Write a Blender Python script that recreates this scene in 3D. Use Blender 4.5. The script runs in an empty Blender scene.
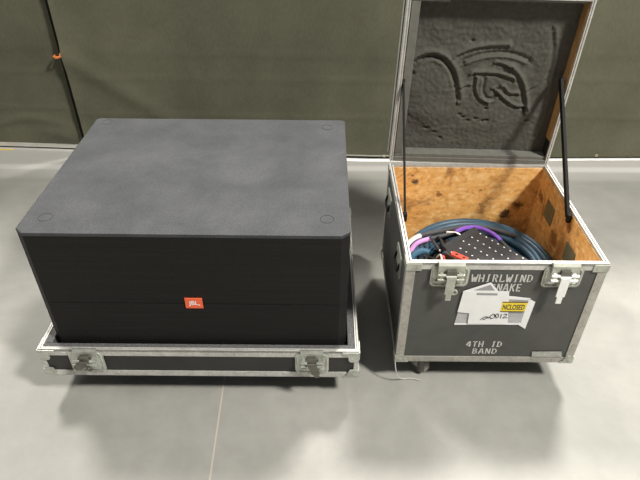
import bpy, bmesh, math, random
from mathutils import Vector, Matrix, noise
PI = math.pi
S = bpy.context.scene
C = S.collection
random.seed(4)

# ---------------------------------------------------------------- camera
f_px, pitch, roll, H = 570.7, 0.6449, -0.0057, 1.8684
r0 = Vector((1, 0, 0)); d0 = Vector((0, -math.sin(pitch), -math.cos(pitch))); fw = Vector((0, math.cos(pitch), -math.sin(pitch)))
rr = math.cos(roll)*r0 + math.sin(roll)*d0
dd = -math.sin(roll)*r0 + math.cos(roll)*d0
cam_d = bpy.data.cameras.new('camera'); cam = bpy.data.objects.new('camera', cam_d); C.objects.link(cam)
cam_d.sensor_width = 36.0; cam_d.lens = 36.0*f_px/640
cam_d.clip_start = 0.05; cam_d.clip_end = 200
m = Matrix.Identity(4)
for i in range(3):
    m[i][0] = rr[i]; m[i][1] = -dd[i]; m[i][2] = -fw[i]
m[2][3] = H
cam.matrix_world = m
S.camera = cam

# ---------------------------------------------------------------- world, lamps, exposure
w = bpy.data.worlds.new('hall_ambient'); S.world = w; w.use_nodes = True
bg = w.node_tree.nodes['Background']; bg.inputs[0].default_value = (0.93, 0.96, 1.0, 1); bg.inputs[1].default_value = 0.11

def hall_lamp(loc, target, size, power, col=(1, 0.96, 0.88)):
    ld = bpy.data.lights.new('hall_lamp', 'AREA'); ld.shape = 'DISK'; ld.size = size; ld.energy = power; ld.color = col
    o = bpy.data.objects.new('hall_lamp', ld); C.objects.link(o); o.location = loc
    o.rotation_euler = (Vector(target)-Vector(loc)).to_track_quat('-Z', 'Y').to_euler()
    return o
hall_lamp((4.8, -1.5, 7.5), (0, 2, 0), 1.2, 1080)      # front right bay
hall_lamp((2.8, 6.2, 8.0), (0, 2, 0), 1.5, 1000)      # right bay behind the curtain line
hall_lamp((-3.2, 5.6, 8.0), (0, 2, 0), 1.5, 700)      # left bay behind the curtain line
hall_lamp((-5.2, 0.2, 7.5), (0, 2, 0), 1.6, 90)      # left bay
S.view_settings.view_transform = 'Standard'; S.view_settings.look = 'None'
S.view_settings.gamma = 1; S.view_settings.use_curve_mapping = False
S.view_settings.exposure = 0.0

# ---------------------------------------------------------------- materials
def mat(name, col, rough=0.6, metal=0.0, spec=0.5):
    mt = bpy.data.materials.new(name); mt.use_nodes = True
    b = mt.node_tree.nodes['Principled BSDF']
    b.inputs['Base Color'].default_value = (*col, 1); b.inputs['Roughness'].default_value = rough
    b.inputs['Metallic'].default_value = metal; b.inputs['Specular IOR Level'].default_value = spec
    return mt
def nodes(mt): return mt.node_tree.nodes, mt.node_tree.links, mt.node_tree.nodes['Principled BSDF']
def coords(mt, scale=(1, 1, 1), rot=(0, 0, 0)):
    n, l, b = nodes(mt)
    tc = n.new('ShaderNodeTexCoord'); mp = n.new('ShaderNodeMapping')
    mp.inputs['Scale'].default_value = scale; mp.inputs['Rotation'].default_value = rot
    l.new(tc.outputs['Object'], mp.inputs[0]); return mp.outputs[0]
def noise_tex(mt, vec, scale, detail=4, rough=0.55, dist=0):
    n, l, b = nodes(mt); t = n.new('ShaderNodeTexNoise'); t.inputs['Scale'].default_value = scale
    t.inputs['Detail'].default_value = detail; t.inputs['Roughness'].default_value = rough; t.inputs['Distortion'].default_value = dist
    l.new(vec, t.inputs['Vector']); return t.outputs['Fac']
def ramp(mt, fac, stops):
    n, l, b = nodes(mt); r = n.new('ShaderNodeValToRGB')
    while len(r.color_ramp.elements) < len(stops): r.color_ramp.elements.new(0.5)
    for e, (p, c) in zip(r.color_ramp.elements, stops):
        e.position = p; e.color = (*c, 1) if len(c) == 3 else c
    l.new(fac, r.inputs[0]); return r.outputs[0]
def mix(mt, fac, a, bcol, mode='MIX'):
    n, l, b = nodes(mt); x = n.new('ShaderNodeMix'); x.data_type = 'RGBA'; x.blend_type = mode
    if isinstance(fac, (int, float)): x.inputs[0].default_value = fac
    else: l.new(fac, x.inputs[0])
    for s, v in ((6, a), (7, bcol)):
        if isinstance(v, tuple): x.inputs[s].default_value = (*v, 1)
        else: l.new(v, x.inputs[s])
    return x.outputs[2]
def math_n(mt, op, a, b2=0.0, c2=0.0):
    n, l, b = nodes(mt); x = n.new('ShaderNodeMath'); x.operation = op
    for i, v in enumerate((a, b2, c2)):
        if isinstance(v, (int, float)): x.inputs[i].default_value = v
        else: l.new(v, x.inputs[i])
    return x.outputs[0]
def bump(mt, h, strength=0.3, dist=0.002):
    n, l, b = nodes(mt); x = n.new('ShaderNodeBump'); x.inputs['Strength'].default_value = strength; x.inputs['Distance'].default_value = dist
    l.new(h, x.inputs['Height']); l.new(x.outputs[0], b.inputs['Normal'])
def setcol(mt, c): n, l, b = nodes(mt); l.new(c, b.inputs['Base Color'])
def setrough(mt, c): n, l, b = nodes(mt); l.new(c, b.inputs['Roughness'])
def sep(mt, vec):
    n, l, b = nodes(mt); x = n.new('ShaderNodeSeparateXYZ'); l.new(vec, x.inputs[0]); return x.outputs

def mottled(name, col, var=0.15, scale=8, rough=0.6, metal=0.0, spec=0.5, fine=120, bstr=0.15):
    mt = mat(name, col, rough, metal, spec); v = coords(mt)
    a = noise_tex(mt, v, scale, 6, 0.6)
    lo = tuple(c*(1-var) for c in col); hi = tuple(min(1, c*(1+var)) for c in col)
    setcol(mt, ramp(mt, a, [(0.3, lo), (0.7, hi)]))
    if bstr: bump(mt, noise_tex(mt, v, fine, 2), bstr, 0.001)
    return mt

M = {}
# polished concrete floor with a saw-cut joint, paler and darker bands and scuffs
fm = M['concrete'] = mat('polished_concrete', (0.4, 0.39, 0.36), 0.42, 0, 0.28)
v = coords(fm); a = noise_tex(fm, v, 1.1, 8, 0.62, 0.4); a2 = noise_tex(fm, v, 9, 6, 0.65)
base = ramp(fm, a, [(0.25, (0.29, 0.29, 0.27)), (0.5, (0.375, 0.37, 0.345)), (0.75, (0.465, 0.455, 0.425))])
base = mix(fm, 0.35, base, ramp(fm, a2, [(0.3, (0.66, 0.66, 0.66)), (0.7, (1, 1, 1))]), 'MULTIPLY')
scv = coords(fm, (3, 40, 1), (0, 0, 0.35)); sc = noise_tex(fm, scv, 1.2, 5, 0.7, 1.0)
base = mix(fm, ramp(fm, sc, [(0.66, (0, 0, 0)), (0.74, (0.28, 0.28, 0.28))]), base, (0.24, 0.235, 0.22))
xyz = sep(fm, v)
jx = math_n(fm, 'ADD', xyz[0], math_n(fm, 'MULTIPLY', xyz[1], 0.0216))
jd = math_n(fm, 'ABSOLUTE', math_n(fm, 'ADD', jx, 0.3567))
jm = math_n(fm, 'LESS_THAN', jd, 0.0028)
base = mix(fm, math_n(fm, 'MULTIPLY', jm, 0.65), base, (0.62, 0.56, 0.46))
# bands of paler and darker floor that run parallel to the curtain
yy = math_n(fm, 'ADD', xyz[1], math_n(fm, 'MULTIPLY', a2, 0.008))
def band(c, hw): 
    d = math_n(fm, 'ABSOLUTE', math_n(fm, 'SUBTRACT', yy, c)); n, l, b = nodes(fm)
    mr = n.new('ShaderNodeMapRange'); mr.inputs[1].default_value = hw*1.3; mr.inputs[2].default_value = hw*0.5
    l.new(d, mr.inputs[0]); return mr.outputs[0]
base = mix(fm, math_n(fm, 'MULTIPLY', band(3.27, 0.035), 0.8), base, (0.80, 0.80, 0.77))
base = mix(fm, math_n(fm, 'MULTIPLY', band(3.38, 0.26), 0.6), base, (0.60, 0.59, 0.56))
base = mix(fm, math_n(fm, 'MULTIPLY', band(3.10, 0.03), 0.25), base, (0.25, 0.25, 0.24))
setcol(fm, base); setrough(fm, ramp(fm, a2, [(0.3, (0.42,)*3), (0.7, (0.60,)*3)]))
bump(fm, a2, 0.05, 0.002)

# olive canvas
cm = M['canvas'] = mat('olive_canvas', (0.13, 0.125, 0.085), 0.9, 0, 0.15)
v = coords(cm); a = noise_tex(cm, v, 2.2, 5, 0.6); wv = noise_tex(cm, coords(cm, (260, 260, 40)), 1, 2)
cc = ramp(cm, a, [(0.3, (0.114, 0.112, 0.078)), (0.7, (0.158, 0.154, 0.108))])
cc = mix(cm, 0.5, cc, ramp(cm, wv, [(0.35, (0.7, 0.7, 0.7)), (0.65, (1, 1, 1))]), 'MULTIPLY')
setcol(cm, cc); bump(cm, wv, 0.3, 0.001)

M['gap_shade'] = mottled('canvas_gap_shade', (0.022, 0.021, 0.016), 0.2, 20, 0.9, 0, 0.1)  # canvas colour darkened to stand for the shadow in the seam gap
# speaker
sm = M['speaker_top'] = mat('textured_black_paint', (0.042, 0.046, 0.056), 0.6, 0, 0.3)
v = coords(sm); a = noise_tex(sm, v, 5, 6, 0.6, 0.3); b_ = noise_tex(sm, v, 190, 3, 0.7)
cl = ramp(sm, a, [(0.3, (0.040, 0.043, 0.048)), (0.7, (0.072, 0.075, 0.082))])
cl = mix(sm, 0.6, cl, ramp(sm, b_, [(0.38, (0.45, 0.45, 0.45)), (0.62, (1, 1, 1))]), 'MULTIPLY')
setcol(sm, cl); bump(sm, b_, 0.5, 0.001)
gm = M['grille'] = mat('perforated_black_steel', (0.012, 0.012, 0.011), 0.65, 0, 0.2)
v = coords(gm); x3 = sep(gm, v)
sx_ = math_n(gm, 'SINE', math_n(gm, 'MULTIPLY', x3[0], 2*PI/0.0065)); sz_ = math_n(gm, 'SINE', math_n(gm, 'MULTIPLY', x3[2], 2*PI/0.0065))
hh = math_n(gm, 'MULTIPLY', sx_, sz_)
n_ = noise_tex(gm, coords(gm, (1.5, 1, 130)), 1.0, 3)
cl = ramp(gm, hh, [(0.0, (0.014, 0.014, 0.013)), (0.5, (0.005, 0.005, 0.005))])
cl = mix(gm, 0.6, cl, ramp(gm, n_, [(0.3, (0.5, 0.5, 0.5)), (0.7, (1.3, 1.3, 1.3))]), 'MULTIPLY')
setcol(gm, cl); bump(gm, hh, 0.3, 0.001)
M['ring'] = mat('black_rubber_ring', (0.012, 0.012, 0.014), 0.6)
M['orange'] = mat('orange_badge', (0.85, 0.13, 0.045), 0.5)
M['white_print'] = mottled('white_stencil_paint', (0.62, 0.61, 0.58), 0.15, 60, 0.8, bstr=0)
M['badge_white'] = mat('white_badge_print', (0.95, 0.90, 0.86), 0.5)
# flight case
am = M['alu'] = mat('worn_aluminium', (0.62, 0.61, 0.57), 0.5, 0.3)
v = coords(am); a = noise_tex(am, v, 14, 6, 0.7); b_ = noise_tex(am, v, 90, 3)
cl = ramp(am, a, [(0.3, (0.50, 0.49, 0.465)), (0.7, (0.72, 0.71, 0.67))])
setcol(am, mix(am, 0.5, cl, ramp(am, b_, [(0.3, (0.7,)*3), (0.6, (1,)*3)]), 'MULTIPLY')); bump(am, b_, 0.1, 0.001)
dm = M['alu_dull'] = mat('scuffed_grey_aluminium', (0.36, 0.35, 0.31), 0.6, 0.35)
v = coords(dm); a = noise_tex(dm, v, 12, 7, 0.7); b_ = noise_tex(dm, v, 70, 4)
cl = ramp(dm, a, [(0.3, (0.36, 0.35, 0.31)), (0.7, (0.54, 0.52, 0.47))])
setcol(dm, mix(dm, 0.5, cl, ramp(dm, b_, [(0.3, (0.6,)*3), (0.6, (1,)*3)]), 'MULTIPLY')); bump(dm, b_, 0.15, 0.001)
M['zinc'] = mottled('zinc_plated_steel', (0.55, 0.57, 0.52), 0.25, 25, 0.36, 0.65, bstr=0.1)
M['zinc_dull'] = mottled('dull_zinc_steel', (0.46, 0.47, 0.41), 0.2, 22, 0.5, 0.4, bstr=0.1)
M['bright_tab'] = mottled('bright_steel_tab', (0.9, 0.9, 0.88), 0.05, 30, 0.5, 0.1)
M['dark_steel'] = mottled('dark_tarnished_steel', (0.16, 0.155, 0.13), 0.2, 30, 0.45, 0.6)
lm = M['laminate'] = mat('black_case_laminate', (0.035, 0.035, 0.033), 0.55)
def laminate(mt, lo, hi):
    v = coords(mt); a = noise_tex(mt, v, 6, 8, 0.7, 0.5); b_ = noise_tex(mt, v, 180, 2)
    s_ = noise_tex(mt, coords(mt, (8, 8, 60), (0, 0.9, 0)), 1.5, 6, 0.75, 0.8)
    cl = ramp(mt, a, [(0.3, lo), (0.7, hi)])
    cl = mix(mt, ramp(mt, s_, [(0.66, (0, 0, 0)), (0.78, (0.35,)*3)]), cl, (0.2, 0.2, 0.18))
    setcol(mt, cl); bump(mt, b_, 0.25, 0.001)
laminate(lm, (0.018, 0.018, 0.017), (0.032, 0.032, 0.03))
lm2 = M['laminate_dusty'] = mat('dusty_black_laminate', (0.06, 0.06, 0.055), 0.6)
laminate(lm2, (0.060, 0.061, 0.056), (0.088, 0.089, 0.082))
wm = M['plywood'] = mat('orange_plywood', (0.62, 0.33, 0.11), 0.6, 0, 0.3)
v = coords(wm, (7, 7, 22)); a = noise_tex(wm, v, 1.1, 8, 0.7, 1.6)
v2 = coords(wm); k = noise_tex(wm, v2, 7.5, 6, 0.62, 0.6); k2 = noise_tex(wm, v2, 45, 4, 0.6)
cl = ramp(wm, a, [(0.25, (0.58, 0.28, 0.08)), (0.5, (0.86, 0.49, 0.165)), (0.75, (0.95, 0.66, 0.30))])
cl = mix(wm, ramp(wm, k2, [(0.34, (0.7,)*3), (0.44, (0, 0, 0))]), cl, (0.98, 0.74, 0.40))
cl = mix(wm, ramp(wm, k2, [(0.54, (0, 0, 0)), (0.70, (0.6,)*3)]), cl, (0.42, 0.20, 0.065))
cl = mix(wm, ramp(wm, k, [(0.56, (0, 0, 0)), (0.66, (0.7,)*3)]), cl, (0.25, 0.105, 0.035))
n, l, b = nodes(wm)
for (px, py, pz, rad, c_) in [(0.115, 0.68, 0.545, 0.02, (0.03, 0.03, 0.035)), (0.105, 0.68, 0.575, 0.012, (0.05, 0.05, 0.05)), (0.02, 0.68, 0.46, 0.03, (0.06, 0.04, 0.03)),
                              (0.03, 0.68, 0.40, 0.018, (0.06, 0.04, 0.03)), (0.555, 0.68, 0.375, 0.032, (0.05, 0.03, 0.02)), (0.60, 0.68, 0.42, 0.03, (0.10, 0.05, 0.02)), (0.23, 0.68, 0.48, 0.02, (0.28, 0.10, 0.03)),
                              (0.42, 0.68, 0.50, 0.014, (0.12, 0.06, 0.03)), (0.675, 0.30, 0.56, 0.03, (0.30, 0.12, 0.04)), (0.675, 0.40, 0.44, 0.045, (0.28, 0.11, 0.035)), (0.675, 0.62, 0.50, 0.03, (0.22, 0.09, 0.03))]:
    vs = n.new('ShaderNodeVectorMath'); vs.operation = 'DISTANCE'; l.new(v2, vs.inputs[0]); vs.inputs[1].default_value = (px, py, pz)
    dn = math_n(wm, 'ADD', vs.outputs['Value'], math_n(wm, 'MULTIPLY', math_n(wm, 'SUBTRACT', k2, 0.5), rad*2.2))
    dn = math_n(wm, 'ADD', dn, math_n(wm, 'MULTIPLY', math_n(wm, 'SUBTRACT', a, 0.5), rad*1.5))
    mr = n.new('ShaderNodeMapRange'); mr.inputs[1].default_value = rad; mr.inputs[2].default_value = rad*0.55; mr.inputs[4].default_value = 0.9
    l.new(dn, mr.inputs[0]); cl = mix(wm, mr.outputs[0], cl, c_)
setcol(wm, cl); bump(wm, k2, 0.15, 0.001)
M['wood_strip'] = mottled('bare_lid_plywood', (0.50, 0.29, 0.11), 0.25, 14, 0.7)
M['foam'] = mottled('charcoal_foam', (0.092, 0.090, 0.078), 0.12, 40, 0.95, 0, 0.1, 300, 0.5)
M['foam_edge'] = mottled('grey_foam_strip', (0.16, 0.158, 0.142), 0.12, 30, 0.95, 0, 0.1, 300, 0.4)
M['foam_tray'] = mottled('speckled_grey_foam', (0.12, 0.12, 0.12), 0.55, 170, 0.95, 0, 0.1, 300, 0.4)
M['strap'] = mottled('black_steel_stay', (0.009, 0.009, 0.008), 0.3, 20, 0.7, 0, 0.25)
M['brass'] = mottled('olive_grey_plate', (0.20, 0.19, 0.12), 0.2, 25, 0.5, 0.3)
M['wheel'] = mottled('grey_caster_wheel', (0.23, 0.22, 0.20), 0.15, 20, 0.5)
M['blue'] = mottled('blue_cable_jacket', (0.045, 0.105, 0.165), 0.3, 14, 0.45)
M['blue_light'] = mottled('pale_blue_cable_jacket', (0.05, 0.14, 0.24), 0.2, 14, 0.45)
M['black_cable'] = mat('black_cable_jacket', (0.02, 0.02, 0.023), 0.5)
M['grey_cable'] = mat('dark_grey_cable_jacket', (0.07, 0.07, 0.075), 0.5)
M['purple'] = mat('purple_sleeve', (0.27, 0.12, 0.62), 0.45)
M['pink'] = mat('pink_sleeve', (0.66, 0.34, 0.76), 0.45)
M['white_sleeve'] = mat('white_sleeve', (0.88, 0.87, 0.85), 0.45)
M['red'] = mat('red_plastic', (0.75, 0.09, 0.06), 0.4)
M['box'] = mottled('black_powder_coat', (0.040, 0.039, 0.042), 0.2, 30, 0.5)
M['dot'] = mat('white_number_dot', (0.8, 0.8, 0.8), 0.5)
M['silver'] = mat('nickel_connector', (0.45, 0.45, 0.45), 0.3, 0.8)
M['paper'] = mottled('white_paper', (0.86, 0.86, 0.86), 0.03, 30, 0.8, bstr=0)
M['pouch'] = mottled('grey_plastic_pouch', (0.46, 0.46, 0.48), 0.12, 30, 0.3, bstr=0.1)
M['yellow'] = mat('yellow_print', (0.88, 0.66, 0.04), 0.5)
M['ink'] = mat('black_ink', (0.03, 0.03, 0.035), 0.7)
M['grey_ink'] = mat('grey_ink', (0.34, 0.33, 0.34), 0.7)
M['label_tape'] = mottled('grey_tape_label', (0.40, 0.40, 0.37), 0.25, 50, 0.6)
M['cord'] = mat('orange_cord', (0.80, 0.24, 0.06), 0.6)
M['grommet'] = mat('brass_grommet', (0.70, 0.66, 0.48), 0.35, 0.6)
M['rail'] = mottled('pale_painted_rail', (0.66, 0.65, 0.60), 0.08, 10, 0.4, 0.2)
M['rail_dark'] = mat('dark_rail_gap', (0.02, 0.02, 0.018), 0.8)
M['clear'] = mat('clear_plastic_strap', (0.62, 0.62, 0.58), 0.25)

# ---------------------------------------------------------------- mesh helpers
def NB(): return bmesh.new()
def box(bm, x0, x1, y0, y1, z0, z1, bev=0.0):
    r = bmesh.ops.create_cube(bm, size=1.0); vs = r['verts']
    for q in vs:
        q.co = Vector(((x0+x1)/2+q.co.x*(x1-x0), (y0+y1)/2+q.co.y*(y1-y0), (z0+z1)/2+q.co.z*(z1-z0)))
    if bev > 0:
        es = list({e for q in vs for e in q.link_edges})
        bmesh.ops.bevel(bm, geom=es, offset=bev, segments=2, affect='EDGES', profile=0.5)
def frame_of(d):
    d = d.normalized(); a = Vector((0, 0, 1)) if abs(d.z) < 0.9 else Vector((1, 0, 0))
    u = d.cross(a).normalized(); return u, d.cross(u).normalized()
def tube(bm, pts, r, seg=8, closed=False):
    pts = [Vector(p) for p in pts]; rings = []; n = len(pts); prev = None
    for i, p in enumerate(pts):
        if closed: d = pts[(i+1) % n]-pts[i-1]
        else: d = pts[min(i+1, n-1)]-pts[max(i-1, 0)]
        d.normalize()
        if prev is None: u, vv = frame_of(d)
        else:
            u = (prev - d*prev.dot(d)).normalized(); vv = d.cross(u)
        prev = u
        rad = r[i] if isinstance(r, (list, tuple)) else r
        rings.append([bm.verts.new(p+rad*(math.cos(2*PI*k/seg)*u+math.sin(2*PI*k/seg)*vv)) for k in range(seg)])
    for i in range(n if closed else n-1):
        a, b = rings[i], rings[(i+1) % n]
        for k in range(seg):
            bm.faces.new((a[k], a[(k+1) % seg], b[(k+1) % seg], b[k]))
    if not closed:
        bm.faces.new(rings[0][::-1]); bm.faces.new(rings[-1])
def cyl(bm, p0, p1, r, seg=20): tube(bm, [p0, p1], r, seg)
def prism(bm, poly, org, ux, uy, depth):
    """poly in (a, b) -> org + a*ux + b*uy, extruded by the vector depth"""
    org, ux, uy, depth = Vector(org), Vector(ux), Vector(uy), Vector(depth)
    A = [bm.verts.new(org+a*ux+b*uy) for a, b in poly]; B = [bm.verts.new(q.co+depth) for q in A]
    n = len(A); bm.faces.new(A); bm.faces.new(B[::-1])
    for i in range(n): bm.faces.new((A[i], B[i], B[(i+1) % n], A[(i+1) % n]))
def smooth_path(pts, n=8):
    pts = [Vector(p) for p in pts]; P = [pts[0]*2-pts[1]]+pts+[pts[-1]*2-pts[-2]]; out = []
    for i in range(1, len(P)-2):
        for k in range(n):
            t = k/n; a, b, c, d = P[i-1], P[i], P[i+1], P[i+2]
            out.append(0.5*((2*b)+(c-a)*t+(2*a-5*b+4*c-d)*t*t+(3*b-a-3*c+d)*t**3))
    out.append(pts[-1]); return out
def rrect(x0, x1, z0, z1, r, n=5):
    o = []
    for cx_, cz_, a0 in ((x1-r, z1-r, 0), (x0+r, z1-r, 90), (x0+r, z0+r, 180), (x1-r, z0+r, 270)):
        for k in range(n+1):
            a = math.radians(a0+90*k/n); o.append((cx_+r*math.cos(a), cz_+r*math.sin(a)))
    return o
def obj(name, bm, mt, parent=None, smooth=False):
    bmesh.ops.remove_doubles(bm, verts=bm.verts, dist=1e-6)
    bmesh.ops.recalc_face_normals(bm, faces=bm.faces)
    me = bpy.data.meshes.new(name); bm.to_mesh(me); bm.free(); me.materials.append(mt)
    if smooth:
        for p in me.polygons: p.use_smooth = True
        me.set_sharp_from_angle(angle=math.radians(40))
    o = bpy.data.objects.new(name, me); C.objects.link(o)
    if parent: o.parent = parent
    return o
def tag(o, label, cat, group=None):
    o['label'] = label; o['category'] = cat
    if group: o['group'] = group
    return o
def thing(name, label, cat, loc, rz=0, group=None):
    o = bpy.data.objects.new(name, None); o.empty_display_size = 0.1; C.objects.link(o)
    o.location = loc; o.rotation_euler = (0, 0, rz); return tag(o, label, cat, group)
def struct(o): o['kind'] = 'structure'; return o
def add_text(bm, txt, x0, x1, z0, z1, y, th=0.0006):
    cu = bpy.data.curves.new('lettering', 'FONT'); cu.body = txt; cu.extrude = 0.0; cu.offset = 0.02; cu.resolution_u = 4
    o = bpy.data.objects.new('lettering', cu); C.objects.link(o)
    dg = bpy.context.evaluated_depsgraph_get(); dg.update(); me = bpy.data.meshes.new_from_object(o.evaluated_get(dg))
    xs = [q.co.x for q in me.vertices]; ys = [q.co.y for q in me.vertices]
    ax, bx_, ay, by_ = min(xs), max(xs), min(ys), max(ys)
    vm = [bm.verts.new((x0+(q.co.x-ax)/(bx_-ax)*(x1-x0), y-th, z0+(q.co.y-ay)/(by_-ay)*(z1-z0))) for q in me.vertices]
    for p in me.polygons:
        try: bm.faces.new([vm[i] for i in p.vertices])
        except ValueError: pass
    bpy.data.objects.remove(o); bpy.data.curves.remove(cu); bpy.data.meshes.remove(me)

# ---------------------------------------------------------------- the setting
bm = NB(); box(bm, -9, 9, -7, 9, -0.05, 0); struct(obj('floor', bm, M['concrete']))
PATH = [(-4.2, 3.64), (-1.69, 3.500), (0.33, 3.405), (1.0, 3.415), (2.1, 3.437), (4.5, 3.50)]
def wall_y(x):
    for (a, ya), (b, yb) in zip(PATH, PATH[1:]):
        if x <= b: return ya+(yb-ya)*(x-a)/(b-a)
    return PATH[-1][1]
def strip(bm, x0, x1, dy0, dy1, z0, z1, n=40):
    rows = []
    for i in range(n+1):
        x = x0+(x1-x0)*i/n; y = wall_y(x)
        rows.append([bm.verts.new((x, y+a, b)) for a, b in ((dy0, z0), (dy1, z0), (dy1, z1), (dy0, z1))])
    for a, b in zip(rows, rows[1:]):
        for k in range(4): bm.faces.new((a[k], b[k], b[(k+1) % 4], a[(k+1) % 4]))
    bm.faces.new(rows[0]); bm.faces.new(rows[-1][::-1])
bm = NB(); strip(bm, -4, 4.3, 0.0, 0.05, 0.012, 0.040); strip(bm, -4, 4.3, 0.004, 0.012, 0.040, 0.046); struct(obj('baseboard_back', bm, M['rail']))
bm = NB(); strip(bm, -4, 4.3, 0.006, 0.045, 0.0, 0.012); struct(obj('trim_1', bm, M['rail_dark']))
bm = NB(); strip(bm, -4.1, 4.4, 0.02, 0.06, 2.50, 2.54); 
for x in (-3.9, -1.55, 1.2, 4.2): cyl(bm, (x, wall_y(x)+0.08, 0), (x, wall_y(x)+0.08, 2.56), 0.022)
struct(obj('trim_2', bm, M['dark_steel']))

def curtain(name, x0, x1, zb, dy, fn, label):
    root = thing(name, label, 'curtain', ((x0+x1)/2, wall_y((x0+x1)/2), 0))
    L = root.location; bm = NB(); nx, nz = int((x1-x0)/0.018), 110; g = []
    for i in range(nx+1):
        x = x0+(x1-x0)*i/nx; col = []
        for j in range(nz+1):
            t = (j/nz)**1.25; z0_ = zb(x); z = z0_+(2.52-z0_)*t
            y = wall_y(x)+dy-fn(x, z)
            col.append((x-L.x, y-L.y, z))
        g.append(col)
    F = [[bm.verts.new(p) for p in c] for c in g]; B = [[bm.verts.new((p[0], p[1]+0.003, p[2])) for p in c] for c in g]
    for i in range(nx):
        for j in range(nz):
            bm.faces.new((F[i][j], F[i+1][j], F[i+1][j+1], F[i][j+1])); bm.faces.new((B[i][j], B[i][j+1], B[i+1][j+1], B[i+1][j]))
    for i in range(nx):
        bm.faces.new((F[i][0], B[i][0], B[i+1][0], F[i+1][0])); bm.faces.new((F[i][nz], F[i+1][nz], B[i+1][nz], B[i][nz]))
    for j in range(nz):
        bm.faces.new((F[0][j], F[0][j+1], B[0][j+1], B[0][j])); bm.faces.new((F[nx][j], B[nx][j], B[nx][j+1], F[nx][j+1]))
    obj('canvas_panel', bm, M['canvas'], root, True)
    return root
def g_(d, s): return math.exp(-(d/s)**2)
def relief(x, z):
    q_ = max(0.0, min(1.0, (z-0.06)/0.16))
    return relief_raw(x, z)*q_*q_*(3-2*q_)
def relief_raw(x, z):
    h = 0.010*noise.noise(Vector((x*0.9, z*1.1, 3.1)))+0.004*noise.noise(Vector((x*3, z*4, 8)))
    for zc, a in ((0.30, 0.004), (0.545, 0.0035), (0.70, 0.003), (1.05, 0.004)):      # fold creases across the cloth
        h += a*g_(z-zc-0.012*math.sin(x*1.3)-0.01*noise.noise(Vector((x*2, zc, 0))), 0.012)
    return h
def relief_right(x, z):
    h = relief(x, z)
    t = (x+1.57)/0.75; zc = 0.66-0.52*t                                       # long wrinkle falling from the tie
    if -0.1 < t < 1.3: h += 0.018*g_(z-zc, 0.07)*math.exp(-max(0, t)*0.9)
    h += 0.020*math.exp(-max(0, x+1.572)/0.05)
    return h
def relief_left(x, z):
    h = relief(x+7, z)
    h += 0.012*g_(z-0.20-0.03*math.sin(x*9), 0.03)*g_(x+2.0, 0.3)+0.016*g_(z-0.12, 0.05)*g_(x+1.75, 0.12)
    return h
def bot(x): return 0.030 if x < 0.6 else 0.030-0.014*min(1, (x-0.6)/0.5)
cl_ = curtain('canvas_curtain', -4.0, -1.545, lambda x: 0.044, -0.004, relief_left, 'olive drab canvas curtain on the left, hanging behind the laced seam')
cr_ = curtain('canvas_curtain', -1.572, 4.2, bot_fn := (lambda x: 0.042 if x < 0.6 else 0.042-0.018*min(1, (x-0.6)/0.5)), -0.036, relief_right, 'wide olive drab canvas curtain behind the black speaker and open case')
bm = NB()
for z0, z1 in ((0.05, 2.5),):
    pts = [(-1.618, wall_y(-1.6)-0.012, 0.05+0.05*i) for i in range(50)]
    prism(bm, [(0, 0), (0.028, 0), (0.028, 2.45), (0, 2.45)], (-1.598-cr_.location.x, wall_y(-1.6)-0.036-cr_.location.y, 0.05), (1, 0, 0), (0, 0, 1), (0, 0.012, 0))
obj('seam_shade_strip', bm, M['gap_shade'], cr_)  # dark strip along the seam, gap shadow put into its colour
def grommets(root, xs, zoff=0.018):
    for x in xs:
        bm = NB(); y = wall_y(x)-0.052
        pts = [(x-root.location.x+0.007*math.cos(a), y-0.012-root.location.y, 0.062+zoff+0.007*math.sin(a)) for a in [k*PI/6 for k in range(12)]]
        tube(bm, pts, 0.0028, 6, True); obj('grommet', bm, M['grommet'], root, True)
grommets(cl_, [-2.8, -1.90], 0.0); grommets(cr_, [-1.15, -0.4, 0.42, 1.83, 2.18], -0.012)
# orange tie between the two curtains
bm = NB(); y = wall_y(-1.6)-0.075
tube(bm, smooth_path([(-1.627, y+0.04, 0.668), (-1.620, y, 0.670), (-1.60, y-0.006, 0.672), (-1.583, y, 0.674), (-1.577, y+0.005, 0.690), (-1.573, y+0.004, 0.676), (-1.585, y, 0.667), (-1.61, y-0.004, 0.664), (-1.626, y+0.035, 0.664)], 5), 0.0042, 6)
tag(obj('cord_tie', bm, M['cord'], None, True), 'small orange cord tie lacing the two olive curtains together', 'cord')

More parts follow.
